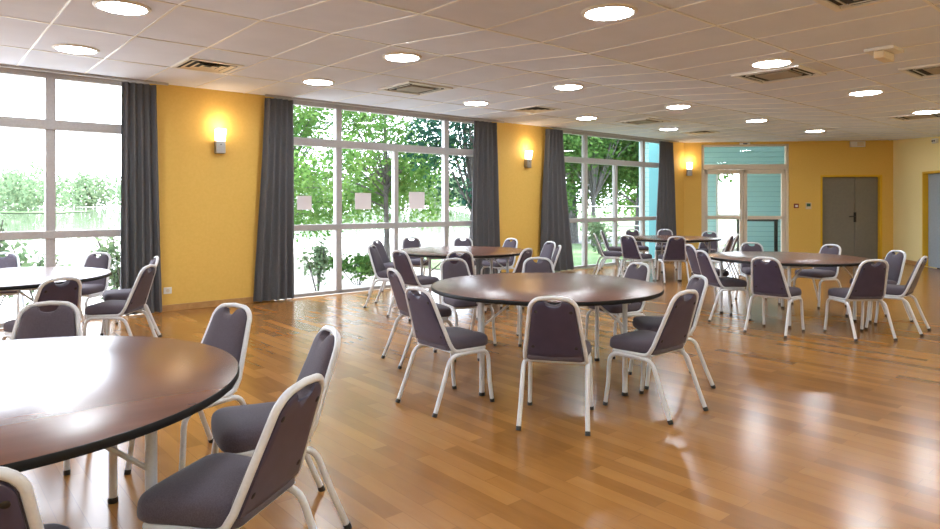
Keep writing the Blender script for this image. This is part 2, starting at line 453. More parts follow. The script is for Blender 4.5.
# ------------------------------------------------------------------ DOORS
# door_1: glazed double door with transom light
def door_glass():
    w = DG1-DG0; mb = MB(); y0, y1 = .04, .13
    mb.box(DG0, DG0+.07, y0-.02, y1, 0, GT); mb.box(DG1-.07, DG1, y0-.02, y1, 0, GT)
    mb.box(DG0, DG1, y0-.02, y1, GT-.05, GT); mb.box(DG0, DG1, y0-.02, y1, 2.24, 2.37)
    root = struct(bevel(mb.build('door_1', M['door_frame'], smooth=False, matrix=FAR), .005, 1))
    g = MB(); g.add([(DG0+.05, .09, 2.35), (DG1-.05, .09, 2.35), (DG1-.05, .09, GT-.03), (DG0+.05, .09, GT-.03)], [(0,1,2,3)])
    g.build('transom_glass', M['glass'], root, smooth=False)
    m_ = (DG0+DG1)/2 - .02
    for a, b, hx in ((DG0+.075, m_-.004, m_-.07), (m_+.004, DG1-.075, m_+.07)):
        l = MB(); f = .085
        l.box(a, a+f, y0, y1-.02, .01, 2.235); l.box(b-f, b, y0, y1-.02, .01, 2.235)
        l.box(a, b, y0, y1-.02, .01, .14); l.box(a, b, y0, y1-.02, 2.13, 2.235); l.box(a, b, y0, y1-.02, .99, 1.075)
        lf = bevel(l.build('door_leaf', M['door_frame'], root, smooth=False), .004, 1)
        g = MB(); g.add([(a+.05, .08, .08), (b-.05, .08, .08), (b-.05, .08, 2.18), (a+.05, .08, 2.18)], [(0,1,2,3)])
        g.build('door_pane', M['glass'], lf, smooth=False)
        h = MB(); h.tube([(hx, y0+.005, .98), (hx, y0-.05, .99), (hx, y0-.05, 1.22), (hx, y0+.005, 1.23)], .013, 8)
        h.build('pull_handle', M['white_plastic'], lf)
    return root
door_glass()
def door_double(name, MT, a, b, split, top, material, depth, handle_px=None):
    mb = MB(); j = .05
    mb.box(a, a+j, 0.002, depth+.04, 0, top); mb.box(b-j, b, .002, depth+.04, 0, top); mb.box(a+j, b-j, .002, depth+.04, top-j, top)
    root = struct(bevel(mb.build(name, M['jamb'], smooth=False, matrix=MT), .004, 1))
    m_ = a+j+(b-a-2*j)*split
    for x0, x1 in ((a+j+.003, m_-.005), (m_+.005, b-j-.003)):
        l = MB(); l.box(x0, x1, depth, depth+.045, .008, top-j-.004)
        lf = bevel(l.build('door_leaf', material, root, smooth=False), .003, 1)
    h = MB(); h.box(m_-.03, m_+.03, depth-.008, depth, .93, 1.17); h.tube([(m_, depth, 1.07), (m_, depth-.05, 1.07), (m_-.02, depth-.055, 1.07), (m_-.15, depth-.055, 1.065)], .011, 8)
    h.build('door_handle', M['black'], lf)
    return root
door_double('door_2', FAR, DD0, DD1, .60, DT, M['door_grey'], .12)
door_double('door_3', RGT, RD0, RD1, .55, DT, M['door_blue'], .10)
# backing behind the two solid doors
mb = MB(); mb.box(DD0-.2, DD1+.2, .26, .3, -.1, 2.4); struct(mb.build('wall_passage', M['dark'], smooth=False, matrix=FAR))
mb = MB(); mb.box(RD0-.2, RD1+.2, .31, .35, -.1, 2.4); struct(mb.build('wall_store', M['dark'], smooth=False, matrix=RGT))
# ------------------------------------------------------------------ PORCH behind the glass door, teal boards
PD = 2.6
xw0, xw1 = far_x(716, 2.6), far_x(743, 2.6)
mb = MB()
mb.box(xw1, DG1+2.2, PD, PD+.15, -.1, H1+.6)                       # back wall right of the porch window
mb.box(DG0-1.2, xw1, PD, PD+.15, 2.45, H1+.6)
mb.box(DG0-1.2, xw0-.0, PD, PD+.15, -.1, 2.45)
struct(mb.build('wall_porch', M['teal'], smooth=False, matrix=FAR))
mb = MB(); mb.box(DG1+2.2, DG1+2.35, .25, PD+.15, -.1, H1+.6); struct(mb.build('wall_porch_side', M['teal'], smooth=False, matrix=FAR))
mb = MB(); mb.box(DG0-1.2, DG1+2.4, .25, PD+.5, H1+.45, H1+.6); struct(mb.build('roof_added_shade', M['white_plastic'], smooth=False, matrix=FAR))  # unseen roof, added to keep direct sun off the porch boards
mb = MB(); mb.box(DG0-1.2, DG1+2.3, .25, PD, -.1, -.005); struct(mb.build('floor_porch', M['paving'], smooth=False, matrix=FAR))
mb = MB()
for x in (xw0, xw1-.07): mb.box(x, x+.07, PD+.02, PD+.1, 0, 2.45)
mb.box(xw0, xw1, PD+.02, PD+.1, 2.37, 2.45); mb.box(xw0, xw1, PD+.02, PD+.1, .98, 1.07); mb.box(xw0, xw1, PD+.02, PD+.1, 0, .1)
o = struct(mb.build('window_5', M['white_plastic'], smooth=False, matrix=FAR))
g = MB(); g.add([(xw0, PD+.06, 0), (xw1, PD+.06, 0), (xw1, PD+.06, 2.45), (xw0, PD+.06, 2.45)], [(0,1,2,3)]); g.build('window_pane', M['glass'], o, smooth=False)
root = empty('handrail', FAR @ Vector((DG0+1.75, PD-.5, 0)), math.atan2(W.y, W.x))
h = MB(); h.tube([(-.35, 0, .92), (.75, 0, .92)], .03, 8); h.build('rail', M['black'], root)
for x in (-.3, .7):
    h = MB(); h.box(x-.04, x+.04, -.03, .03, 0, .9); h.build('post', M['black'], root, smooth=False)
tag(root, 'dark handrail in the teal porch behind the glass door', 'handrail')
# teal outside pier beyond the farthest window
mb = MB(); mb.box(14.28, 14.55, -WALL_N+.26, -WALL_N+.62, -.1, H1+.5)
M['teal_shaded'] = mat('teal_cladding_shaded', (.08,.24,.26), .6)  # darker copy of the cladding teal, backlit shade put into its colour
struct(mb.build('wall_pier', M['teal_shaded'], smooth=False, matrix=room_mtx()))

# ------------------------------------------------------------------ CHAIRS
def lerp(a, b, t): return a+(b-a)*t
BACK0, BACK1 = Vector((0, -.112, .432)), Vector((0, -.255, .818))
bu = (BACK1-BACK0).normalized(); bn = Vector((0, bu.z, -bu.y))       # bn: towards the sitter
BACKM = Matrix(((1, bu.x, bn.x, BACK0.x), (0, bu.y, bn.y, BACK0.y), (0, bu.z, bn.z, BACK0.z), (0, 0, 0, 1)))
BLEN = (BACK1-BACK0).length
def back_outline(inset, notched=True):
    """plane coords: x across, y up the back; rounded shoulders, finger notch in the top edge"""
    hb, ht, top, r = .190-inset, .148-inset, BLEN-inset*1.0, .085-inset*.6
    bot = .012
    side = [(lerp(hb, ht, k/8), lerp(bot, top-r, k/8)) for k in range(9)]
    corner = [(ht-r+r*math.cos(a), top-r+r*math.sin(a)) for a in [PI/2*k/7 for k in range(1, 8)]]
    tw = ht-r; notch = []
    for k in range(1, 20):
        x = tw - 2*tw*k/20; d = .040*(1-(x/.058)**2)**.5 if notched and abs(x) < .058 else 0
        notch.append((x, top - d))
    right = side + corner; left = [(-x, y) for x, y in reversed(right)]
    bottom = [(lerp(-hb, hb, k/8), bot - .012*(1-(2*k/8-1)**2)) for k in range(1, 8)]
    return right + notch + left + bottom
def make_chair():
    root = empty('banquet_chair')
    # seat: rounded cushion, narrower behind
    out = []
    r = .075
    def corner(cx, cy, rad, a0): return [(cx+rad*math.cos(a0+PI/2*k/6), cy+rad*math.sin(a0+PI/2*k/6)) for k in range(7)]
    hf, hr, yf, yr = .214, .186, .248, -.128
    out += corner(hf-r, yf-r, r, 0) + [(x, yf+.006*(1-(x/.15)**2)) for x in (.1, .05, 0, -.05, -.1)] + corner(-hf+r, yf-r, r, PI/2)
    out += [(-lerp(hf, hr, k/5), lerp(yf-r, yr+.04, k/5)) for k in range(1, 5)] + corner(-hr+.04, yr+.04, .04, PI)
    out += [(x, yr) for x in (-.1, 0, .1)] + corner(hr-.04, yr+.04, .04, 1.5*PI) + [(lerp(hr, hf, k/5), lerp(yr+.04, yf-r, k/5)) for k in range(1, 5)]
    mb = MB(); mb.pad(out, [(.03, .402), (.008, .404), (.001, .412), (0, .430), (.002, .452), (.009, .466), (.022, .476), (.05, .483), (.10, .488), (.16, .490)])
    mb.build('seat', M['fabric'], root, angle=60)
    # backrest cushion with rear board
    mb = MB(); mb.pad(back_outline(.014), [(.012, -.008), (.0, -.004), (0, .008), (.004, .020), (.014, .028), (.034, .034), (.07, .038), (.11, .039)], BACKM, back_outline(.014, False))
    back = mb.build('backrest', M['fabric'], root, angle=60)
    mb = MB(); mb.pad(back_outline(.016), [(0, -.005), (0, -.012), (.004, -.0155), (.03, -.017)], BACKM); mb.build('back_board', M['board'], back, angle=40)
    for x, y in ((.108, .325), (-.108, .325), (.135, .075), (-.135, .075)):
        mb = MB(); mb.lathe([(.011, 0), (.011, .003), (.008, .005), (.001, .006)], 10, BACKM @ Matrix.Translation((x, y, -.015)) @ Matrix.Rotation(PI, 4, 'X')); mb.build('bolt', M['black'], back)
    # back frame: inverted U that runs down and turns forward under the seat
    tr = .0135
    def up(x, y): return BACKM @ Vector((x, y, 0))
    half = [(.196, .19, .392), (.196, .05, .392), (.195, -.04, .393)]
    half += [(.193, -.04-.066*math.sin(a), .393+.052*(1-math.cos(a))) for a in [.35, .7, 1.05]]
    half += [tuple(up(lerp(.190, .148, k/6), lerp(.03, BLEN-.088, k/6))) for k in range(7)]
    half += [tuple(up(.148-.085+.085*math.cos(a), BLEN-.088+.085*math.sin(a))) for a in [PI/2*k/6 for k in range(1, 7)]]
    pts = half + [tuple(up(0, BLEN+.003))] + [(-x, y, z) for x, y, z in reversed(half)]
    mb = MB(); mb.tube(pts, tr, 10, ry=.0135); mb.build('back_frame', M['frame_tube'], root, angle=60)
    mb = MB(); mb.tube([(.2, .17, .386), (.1, .185, .386), (-.1, .185, .386), (-.2, .17, .386)], .011, 8); mb.tube([(.2, -.05, .386), (-.2, -.05, .386)], .011, 8)
    mb.box(-.19, .19, -.11, .20, .394, .402); mb.build('seat_frame', M['frame_tube'], root, angle=60)
    for sx in (-1, 1):
        fr = [(.201, .03, .374)] + [(.201, .06+k*.025, .374) for k in range(4)] + [(.2015, .150+.072*math.sin(a), .302+.072*math.cos(a)) for a in [.3, .6, .9, 1.2, 1.5]] + [(.205, .232, .15), (.210, .250, .012)]
        re = [(.201, .03, .374), (.201, -.03, .374)] + [(.2015, -.06-.085*math.sin(a)*1.0, .374-.085*(1-math.cos(a))) for a in [.25, .5, .75, 1.0, 1.22]] + [(.205, -.20, .16), (.210, -.262, .012)]
        for ptsl in (fr, re):
            q = [(sx*x, y, z) for x, y, z in ptsl]
            mb = MB(); mb.tube(q, .0145, 10); lg = mb.build('leg', M['frame_tube'], root, angle=60)
            e = Vector(q[-1]); d = (e-Vector(q[-2])).normalized()
            mb = MB(); mb.tube([e-d*.012, e-d*.002, e+d*.0], .0168, 10); mb.add([], []); 
            mb.tube([e-d*.001, Vector((e.x+d.x*.011, e.y+d.y*.011, 0.0))], .0168, 10); mb.build('foot_cap', M['black'], lg)
    return root
chair0 = make_chair(); chair_used = []
TABLES = {'T1': (.607, 5.248), 'T2': (-1.798, 2.317), 'T3': (-4.262, 5.824), 'T4': (-.102, 9.064), 'T5': (3.81, 12.391), 'T6': (3.866, 7.962)}
def chair(tab, px, py, label, facing=None, pull=0.0, zt=.832):
    c = Vector((*TABLES[tab], 0)); p = floor_at(px, py, zt) if py > 20 else Vector((px, py, 0)); p.z = 0
    d = c - p
    ang = math.atan2(d.y, d.x) if facing is None else math.radians(facing)
    f = Vector((math.cos(ang), math.sin(ang), 0))
    pos = p + f*.255 if py > 20 else p        # rows below 20 are metres on the floor
    if not chair_used: o = chair0; o.location = pos; o.rotation_euler = (0, 0, ang-PI/2); chair_used.append(1)
    else: o = dup(chair0, pos, ang-PI/2)
    GR = {'T1': 'chairs around the middle round table', 'T2': 'chairs around the big table at the front', 'T3': 'chairs around the table by the lake window',
          'T4': 'chairs around the table by the stickered window', 'T5': 'chairs around the table by the glass door', 'T6': 'chairs around the table before the double door'}
    tag(o, label, 'chair', GR[tab]); return o
TREE_READY = None
b_ = 'banquet chair'
# each entry: table, photo column and row of the top of the back, label, facing
CH = [
 ('T1', .563, 4.214, 'plum banquet chair seen squarely from behind, near side of the middle table', 77),
 ('T1', -.17, 4.58, 'banquet chair with bluish back board turned to us, left front of middle table', 41),
 ('T1', 392, 268, 'brown-backed banquet chair just behind the bluish-backed one, left of middle table', 27),
 ('T1', 453, 258, 'banquet chair facing us at the far left edge of the middle table', -62),
 ('T1', 538, 257, 'banquet chair facing us behind the middle table, nearest the middle wall lamp', -92),
 ('T1', 640, 262, 'banquet chair facing us at the far right rim of the middle table', -152),
 ('T1', 701, 275, 'banquet chair seen edge-on at the right end of the middle table', -177),
 ('T1', 1.26, 4.45, 'banquet chair in near profile with brown back, right front of the middle table', 130),
 ('T2', 235, 303, 'banquet chair facing us behind the right rim of the front table', -120),
 ('T2', 332, 327, 'banquet chair seen edge-on beside the front table, behind the nearest brown-backed chair', -152),
 ('T2', 305, 378, 'largest banquet chair in profile at the right of the front table', 165),
 ('T2', -58, 471, 'banquet chair cut by the bottom left corner, only its back showing', 118),
 ('T2', 50, 301, 'banquet chair facing us across the far rim of the front table', -72),
 ('T3', 3, 252, 'banquet chair at the lake window cut by the left picture edge', -62),
 ('T3', 100, 252, 'banquet chair facing us before the lake window, beside the curtain', -98),
 ('T3', 150, 264.5, 'banquet chair in profile with back before the curtain, seat turned left', -178),
 ('T3', 157, 256, 'banquet chair half hidden behind another against the blue-grey curtain', -148),
 ('T3', 62, 277, 'banquet chair turned away at the near rim of the lake window table', 148),
 ('T4', 411, 237, 'small banquet chair facing us before the stickered window, beside the tree trunk', -72),
 ('T4', 463, 237, 'small banquet chair facing us before the stickered window, left of the charcoal curtain', -90),
 ('T4', 512, 238, 'bluish banquet chair facing us in front of the yellow pier', -140),
 ('T4', 371, 244.6, 'leftmost banquet chair by the stickered window, its light edge towards us', -12),
 ('T4', 376, 239.8, 'banquet chair seen edge-on just behind the leftmost one at the stickered window', -22),
 ('T4', 399, 250, 'banquet chair with violet back and seat turned right, near the stickered window', 45),
 ('T4', 460, 250.5, 'brown-backed banquet chair behind the middle table, at the near rim of its own table', 92),
 ('T4', 528, 248, 'brown-backed banquet chair angled left behind the middle table', 148),
 ('T4', 551, 241, 'blue-fronted banquet chair edge-on before the wide charcoal curtain', -155),
 ('T4', 560, 245, 'banquet chair with tan edge overlapping the blue-fronted one by the wide curtain', 178),
 ('T5', 594, 233, 'outer banquet chair of the pair in profile before the farthest window', -5),
 ('T5', 601, 230, 'inner banquet chair of the pair in profile before the farthest window', -18),
 ('T5', 627, 235, 'violet-backed banquet chair turned right, near side of the farthest table', 40),
 ('T5', 632, 229, 'dark banquet chair facing us at the farthest window, beyond the farthest table', -85),
 ('T5', 665, 229, 'banquet chair facing us below the farthest curtain', -105),
 ('T5', 677, 236, 'banquet chair seen from behind at the near rim of the farthest table', 88),
 ('T5', 710, 231, 'small blue banquet chair facing us in front of the glass door', -125),
 ('T5', 732, 235.5, 'brown-backed banquet chair standing before the glass door', 146),
 ('T5', 738, 234, 'dark banquet chair edge just behind the brown-backed one at the glass door', 152),
 ('T6', 689, 244, 'brown-backed banquet chair left of the table before the double door, behind another', 6),
 ('T6', 701, 250, 'banquet chair with blue back and seat turned right, left of double-door table', 8),
 ('T6', 751, 242, 'dark banquet chair facing us before the right glass door leaf', -95),
 ('T6', 832, 244, 'banquet chair facing us in front of the grey double door', -158),
 ('T6', 3.305, 7.056, 'banquet chair seen from behind at the near left of the double-door table', 44),
 ('T6', 4.09, 6.84, 'brown-backed banquet chair from behind at the near right of the double-door table', 94),
 ('T6', 898, 250, 'banquet chair facing half left before the cream wall', -176),
 ('T6', 4.705, 7.163, 'rightmost banquet chair in profile, seat turned left', 136),
]
for tb, x, y, lab, fc in CH: chair(tb, x, y, lab, fc)

# ------------------------------------------------------------------ TABLES
def make_table():
    root = empty('round_table'); Rt, zt = .92, .74
    mb = MB(); mb.lathe([(Rt-.010, zt-.030), (Rt-.004, zt-.001), (Rt-.006, zt), (.3, zt), (.001, zt)], 96); mb.build('tabletop', M['laminate'], root, angle=30)
    mb = MB(); mb.lathe([(Rt-.02, zt-.033), (Rt-.003, zt-.030), (Rt, zt-.024), (Rt, zt-.006), (Rt-.003, zt-.0012), (Rt-.008, zt-.0012)], 96); mb.build('edge_band', M['edge'], root, angle=50)
    mb = MB()
    for y in (-.5, .5): mb.box(-.56, .56, y-.02, y+.02, zt-.075, zt-.031)
    for x in (-.52, .52): mb.box(x-.02, x+.02, -.5, .5, zt-.07, zt-.031)
    mb.build('under_frame', M['frame_tube'], root, smooth=False)
    for sx in (-1, 1):
        for sy in (-1, 1):
            mb = MB(); mb.tube([(sx*.52, sy*.52, zt-.05), (sx*.52, sy*.52, .4), (sx*.52, sy*.52, .02)], .019, 12); lg = mb.build('leg', M['frame_tube'], root)
            mb = MB(); mb.lathe([(.021, 0), (.023, .004), (.023, .022), (.019, .026)], 12, Matrix.Translation((sx*.52, sy*.52, 0))); mb.build('foot_cap', M['black'], lg)
            mb = MB(); mb.tube([(sx*.52, sy*.52, .50), (sx*.30, sy*.52, zt-.06)], .009, 8); mb.build('brace', M['frame_tube'], lg)
    return root
tab0 = make_table()
TL = [('T1', 'round mahogany table in the middle of the room, ringed by eight chairs', 0), ('T2', 'large round mahogany table cut by the left picture edge, nearest to us', 35),
      ('T3', 'round table shining pale beside the lake window at the left', 20), ('T4', 'round table in front of the stickered window, behind the middle table', 10),
      ('T5', 'farthest round table near the corner curtain and glass door', 40), ('T6', 'round mahogany table standing before the grey double door', 22)]
for i, (k, lab, rz) in enumerate(TL):
    o = tab0 if i == 0 else dup(tab0, (0,0,0), 0)
    o.location = (*TABLES[k], 0); o.rotation_euler = (0, 0, math.radians(rz))
    tag(o, lab, 'table', 'round banquet tables')

# ------------------------------------------------------------------ CEILING FITTINGS
def make_light():
    root = empty('downlight')
    mb = MB(); mb.lathe([(.205, 0), (.205, -.006), (.195, -.014), (.180, -.018), (.170, -.012), (.168, -.004)], 40); mb.build('rim', M['white_plastic'], root, angle=50)
    mb = MB(); mb.lathe([(.170, -.008), (.166, -.016), (.13, -.024), (.06, -.029), (.001, -.030)], 40); mb.build('diffuser', M['lamp_disc'], root, angle=60)
    return root
L0 = make_light(); first = True
light_labels = {
 (0, -7.43): 'round ceiling light nearest the lake window curtain', (1, -7.43): 'round ceiling light above the first pier curtain',
 (2, -7.43): 'small round ceiling light above the stickered window, past the cassette unit', (3, -7.43): 'round ceiling light before the wide charcoal curtain',
 (0, -5.6): 'round ceiling light at the top left, cut close to the picture edge', (1, -5.6): 'round ceiling light before the first cassette unit, amid pale tiles',
 (2, -5.6): 'round ceiling light at the high ceiling edge, above the middle table', (3, -5.6): 'round ceiling light above the farthest table, beyond the ceiling slope',
 (4, -7.43): 'tiny round ceiling light in front of the farthest corner curtain',
 (4, -5.6): 'small round ceiling light above the glass door', (5, -5.6): 'smallest round ceiling light near the exit sign of the double door',
 (1, -2.95): 'largest round ceiling light, top middle of the lower ceiling', (2, -2.95): 'round ceiling light touching a cassette unit on the lower ceiling',
 (3, -2.95): 'round ceiling light on the lower ceiling beyond the ceiling cassette with orange rim', (4, -2.95): 'round ceiling light at the right edge, over the cream wall'}
for i in range(-3, 6):
    for n in (-7.43, -5.6, -2.95, -.4, 1.6):
        s = 1.27 + 2.645*i
        p = P(s, n); ok = inside_range(n)
        if not ok or s > ok[1]-.5: continue
        if (i, n) not in light_labels and not (n > -2.9 and i in (0, 1, 2, 3, 4)) and not (i == 0 and n == -2.95) and i >= 0: continue
        if first: o = L0; first = False
        else: o = dup(L0, (0,0,0), 0)
        o.location = (p.x, p.y, zc(n))
        lab = light_labels.get((i, n), 'round ceiling light overhead outside the frame')
        tag(o, lab, 'ceiling light', 'round ceiling lights')
def make_cassette():
    root = empty('ceiling_cassette'); a = .33
    mb = MB()
    for x0, x1, y0, y1 in ((-.36, .36, .31, .36), (-.36, .36, -.36, -.31), (-.36, -.31, -.31, .31), (.31, .36, -.31, .31)): mb.box(x0, x1, y0, y1, -.022, 0)
    bevel(mb.build('frame', M['white_plastic'], root, smooth=False), .004)
    mb = MB(); mb.box(-.18, .18, -.18, .18, -.024, -.002)
    bevel(mb.build('grille', M['brown_grille'], root, smooth=False), .01)
    for k in range(4):
        mt = Matrix.Rotation(k*PI/2, 4, 'Z')
        mb = MB(); mb.box(-.24, .24, .20, .30, -.012, -.002, mt); f = mb.build('slot', M['dark'], root, smooth=False)
        mb = MB(); mb.box(-.235, .235, .25, .258, -.020, -.012, mt); mb.build('blade', M['white_plastic'], f, smooth=False)
    return root
c0 = make_cassette(); first = True
for s, n, lab in ((5.11, -7.01, 'square air cassette on the ceiling before the stickered window'), (10.38, -7.05, 'small square air cassette over the farthest window chairs'),
                  (7.2, -3.16, 'square air cassette beside the bright light on the lower ceiling'), (12.41, -3.18, 'square air cassette at the right edge above the cream wall'),
                  (4.75, -1.47, 'square air cassette cut by the top picture edge'), (8.2, -1.85, 'square air cassette cut by the right picture edge, beyond the emergency light')):
    if first: o = c0; first = False
    else: o = dup(c0, (0,0,0), 0)
    o.location = P(s, n, zc(n)); o.rotation_euler = (0, 0, ROOM_ROT); tag(o, lab, 'ceiling cassette', 'ceiling air cassettes')
def make_vent():
    root = empty('ceiling_vent')
    mb = MB()
    for x0, x1, y0, y1 in ((-.3, .3, .26, .3), (-.3, .3, -.3, -.26), (-.3, -.26, -.26, .26), (.26, .3, -.26, .26)): mb.box(x0, x1, y0, y1, -.014, 0)
    bevel(mb.build('frame', M['white_plastic'], root, smooth=False), .003)
    mb = MB(); mb.box(-.27, .27, -.27, .27, -.004, -.001); mb.build('backing', M['dark'], root, smooth=False)
    for i in range(3):
        a = .235 - .075*i
        mb = MB()
        for k in range(4):
            mt = Matrix.Rotation(k*PI/2, 4, 'Z')
            mb.add([(-a, a, -.016), (a, a, -.016), (a-.045, a-.045, -.004), (-a+.045, a-.045, -.004)], [(0,1,2,3), (3,2,1,0)], mt)
        mb.build('louvre', M['cream_plastic'], root, smooth=False)
    return root
v0 = make_vent(); first = True
for s, n, lab in ((2.54, -7.4, 'square louvred ceiling vent above the first wall lamp'), (7.75, -7.32, 'square louvred ceiling vent above the middle wall lamp'),
                  (12.92, -7.34, 'small louvred ceiling vent before the glass door corner')):
    if first: o = v0; first = False
    else: o = dup(v0, (0,0,0), 0)
    o.location = P(s, n, zc(n)); o.rotation_euler = (0, 0, ROOM_ROT); tag(o, lab, 'ceiling vent', 'louvred ceiling vents')
# emergency light on the lower ceiling
p = P(6.78, -2.02, H2); root = empty('emergency_light', p, ROOM_ROT)
mb = MB(); mb.box(-.15, .15, -.12, .12, -.03, 0); bevel(mb.build('housing', M['white_plastic'], root, smooth=False), .006)
mb = MB(); mb.box(-.14, .14, -.045, .045, -.10, -.03); bevel(mb.build('lens', M['cream_plastic'], root, smooth=False), .01)
tag(root, 'small white and cream emergency light on the lower ceiling at the right', 'emergency light')
# ------------------------------------------------------------------ WALL FITTINGS
def make_sconce():                                     # local: wall plane y = 0, room towards -y
    root = empty('wall_lamp')
    mb = MB(); mb.box(-.064, .064, -.085, -.002, -.18, -.01); br_ = bevel(mb.build('bracket', M['steel'], root, smooth=False), .008)
    mb = MB(); mb.lathe([(.008, 0), (.008, .004), (.001, .006)], 10, Matrix.Translation((0, -.086, -.06)) @ Matrix.Rotation(PI/2, 4, 'X')); mb.build('screw', M['black'], br_)
    mb = MB(); q = [(-.06, -.09, -.02), (.06, -.09, -.02), (.06, -.02, -.02), (-.06, -.02, -.02), (-.065, -.125, .15), (.065, -.125, .15), (.065, -.03, .15), (-.065, -.03, .15)]
    mb.add(q, [(3,2,1,0), (4,5,6,7), (0,1,5,4), (1,2,6,5), (2,3,7,6), (3,0,4,7)])
    bevel(mb.build('shade', M['sconce_glass'], root, smooth=False), .01)
    return root
s0 = make_sconce(); first = True
def sconce_light(p, e):
    l = bpy.data.lights.new('lamp_bulb', 'POINT'); l.energy = e; l.color = (1, .78, .55); l.shadow_soft_size = .04
    o = bpy.data.objects.new('lamp_bulb', l); COL.objects.link(o); o.location = p
for mt, lab in ((room_mtx(3.20, WALL_N, 2.25), 'lit wall lamp on the first yellow pier between two curtains'), (room_mtx(9.17, WALL_N, 2.27), 'lit wall lamp on the middle yellow pier'),
                (FAR @ Matrix.Translation((far_x(689), 0, 2.27)), 'lit wall lamp on the yellow strip between corner curtain and glass door')):
    if first: o = s0; first = False
    else: o = dup(s0, (0,0,0), 0)
    o.matrix_world = mt; tag(o, lab, 'wall lamp', 'lit wall lamps')
    sconce_light(mt @ Vector((0, -.14, .22)), 1.7)
# fixtures on the far wall
root = empty('fire_call_point'); root.matrix_world = FAR @ Matrix.Translation((far_x(796), 0, 1.33))
mb = MB(); mb.box(-.055, .055, -.035, 0, -.055, .055); bevel(mb.build('case', M['red'], root, smooth=False), .006)
mb = MB(); mb.box(-.03, .03, -.038, -.034, -.03, .02); mb.build('glass_plate', M['white_plastic'], root, smooth=False)
tag(root, 'small dark red call point on the yellow wall beside the glass door', 'call point')
root = empty('thermostat'); root.matrix_world = FAR @ Matrix.Translation((far_x(808.3), 0, 1.33))
mb = MB(); mb.box(-.065, .065, -.025, 0, -.08, .08); bevel(mb.build('case', M['cream_plastic'], root, smooth=False), .006)
mb = MB(); mb.box(-.045, .045, -.028, -.024, -.015, .06); mb.build('display', M['screen'], root, smooth=False)
tag(root, 'small cream control panel with dark green display left of the double door', 'control panel')
root = empty('exit_light'); root.matrix_world = FAR @ Matrix.Translation((far_x(857), 0, 2.84))
mb = MB(); mb.box(-.17, .17, -.06, 0, -.07, .07); bevel(mb.build('housing', M['white_plastic'], root, smooth=False), .008)
mb = MB(); mb.box(-.02, .13, -.066, -.058, -.05, .05); bevel(mb.build('lens', M['cream_plastic'], root, smooth=False), .006)
tag(root, 'pale emergency exit light box above the grey double door', 'exit light')
root = empty('door_sensor'); root.matrix_world = FAR @ Matrix.Translation((far_x(744.5), 0, 2.88))
mb = MB(); mb.box(-.12, .12, -.06, 0, -.02, .03); bevel(mb.build('case', M['white_plastic'], root, smooth=False), .006)
mb = MB(); mb.box(-.05, .05, -.064, -.058, -.012, .012); mb.build('lens', M['black'], root, smooth=False)
tag(root, 'small white motion sensor above the glass door transom', 'sensor')
root = empty('wall_camera'); root.matrix_world = RGT @ Matrix.Translation((2.05, 0, 2.72))
mb = MB(); mb.box(-.09, .09, -.06, 0, -.05, .05); bevel(mb.build('case', M['white_plastic'], root, smooth=False), .012)
for x in (-.04, .04):
    mb = MB(); mb.lathe([(.02, 0), (.018, .01), (.001, .014)], 12, Matrix.Translation((x, -.06, 0)) @ Matrix.Rotation(PI/2, 4, 'X')); mb.build('lens', M['black'], root)
tag(root, 'small white alarm unit with dark lenses high on the cream wall', 'alarm unit')
root = empty('wall_socket'); root.matrix_world = room_mtx(wall_s(167.5), WALL_N, .27)
mb = MB(); mb.box(-.05, .05, -.012, 0, -.042, .042); bevel(mb.build('plate', M['white_plastic'], root, smooth=False), .004)
mb = MB(); mb.lathe([(.022, 0), (.022, .002), (.001, .0025)], 16, Matrix.Translation((.0, -.0125, 0)) @ Matrix.Rotation(PI/2, 4, 'X')); mb.build('socket', M['cream_plastic'], root)
tag(root, 'white wall socket low on the first yellow pier beside the curtain', 'socket')

# ------------------------------------------------------------------ OUTSIDE
GZ = -.12
def flat(name, pts, z, m):
    mb = MB(); mb.add([(x, y, z) for x, y in pts], [tuple(range(len(pts)))]); return struct(mb.build(name, m, smooth=False))
flat('ground', [(-420, -60), (420, -60), (420, 480), (-420, 480)], GZ-.05, M['paving'])
la, lb, lc, ld = P(9.4, -9.2), P(24, -9.2), P(24, -20), P(9.4, -15.5)
flat('lawn', [(p.x, p.y) for p in (la, lb, lc, ld)], GZ-.02, M['lawn'])
flat('lawn_2', [(1.5, 36), (60, 30), (60, 120), (1.5, 120)], GZ-.02, M['lawn'])
flat('path_1', [(2.5, 24.5), (40, 24.5), (40, 29), (2.5, 29)], GZ-.01, M['asphalt'])
flat('lake', [(-300, 29), (-14, 27), (-1, 30), (2, 60), (-10, 240), (-300, 240)], GZ-.03, M['water'])
def leaves(mb, c, rad, n, size, rr, squash=1.0, droop=0.0, shell=.35):
    c = Vector(c); vs = []; fs = []
    for i in range(n):
        d = Vector((rr.gauss(0,1), rr.gauss(0,1), rr.gauss(0,1))).normalized()
        q = (shell + (1-shell)*rr.random()) if rr.random() < .85 else rr.random()
        p = c + Vector((d.x*rad[0], d.y*rad[1], d.z*rad[2]))*q
        s = size*rr.uniform(.6, 1.3)
        a = Vector((rr.gauss(0,1), rr.gauss(0,1), rr.gauss(0,.7))).normalized(); b = a.cross(Vector((rr.gauss(0,1), rr.gauss(0,1), rr.gauss(0,1)))).normalized()
        k = len(vs)
        vs += [p - a*s, p - b*s*.5 + a*s*.1, p + a*s, p + b*s*.5 + a*s*.1]; fs.append((k, k+1, k+2, k+3))
    mb.add(vs, fs)
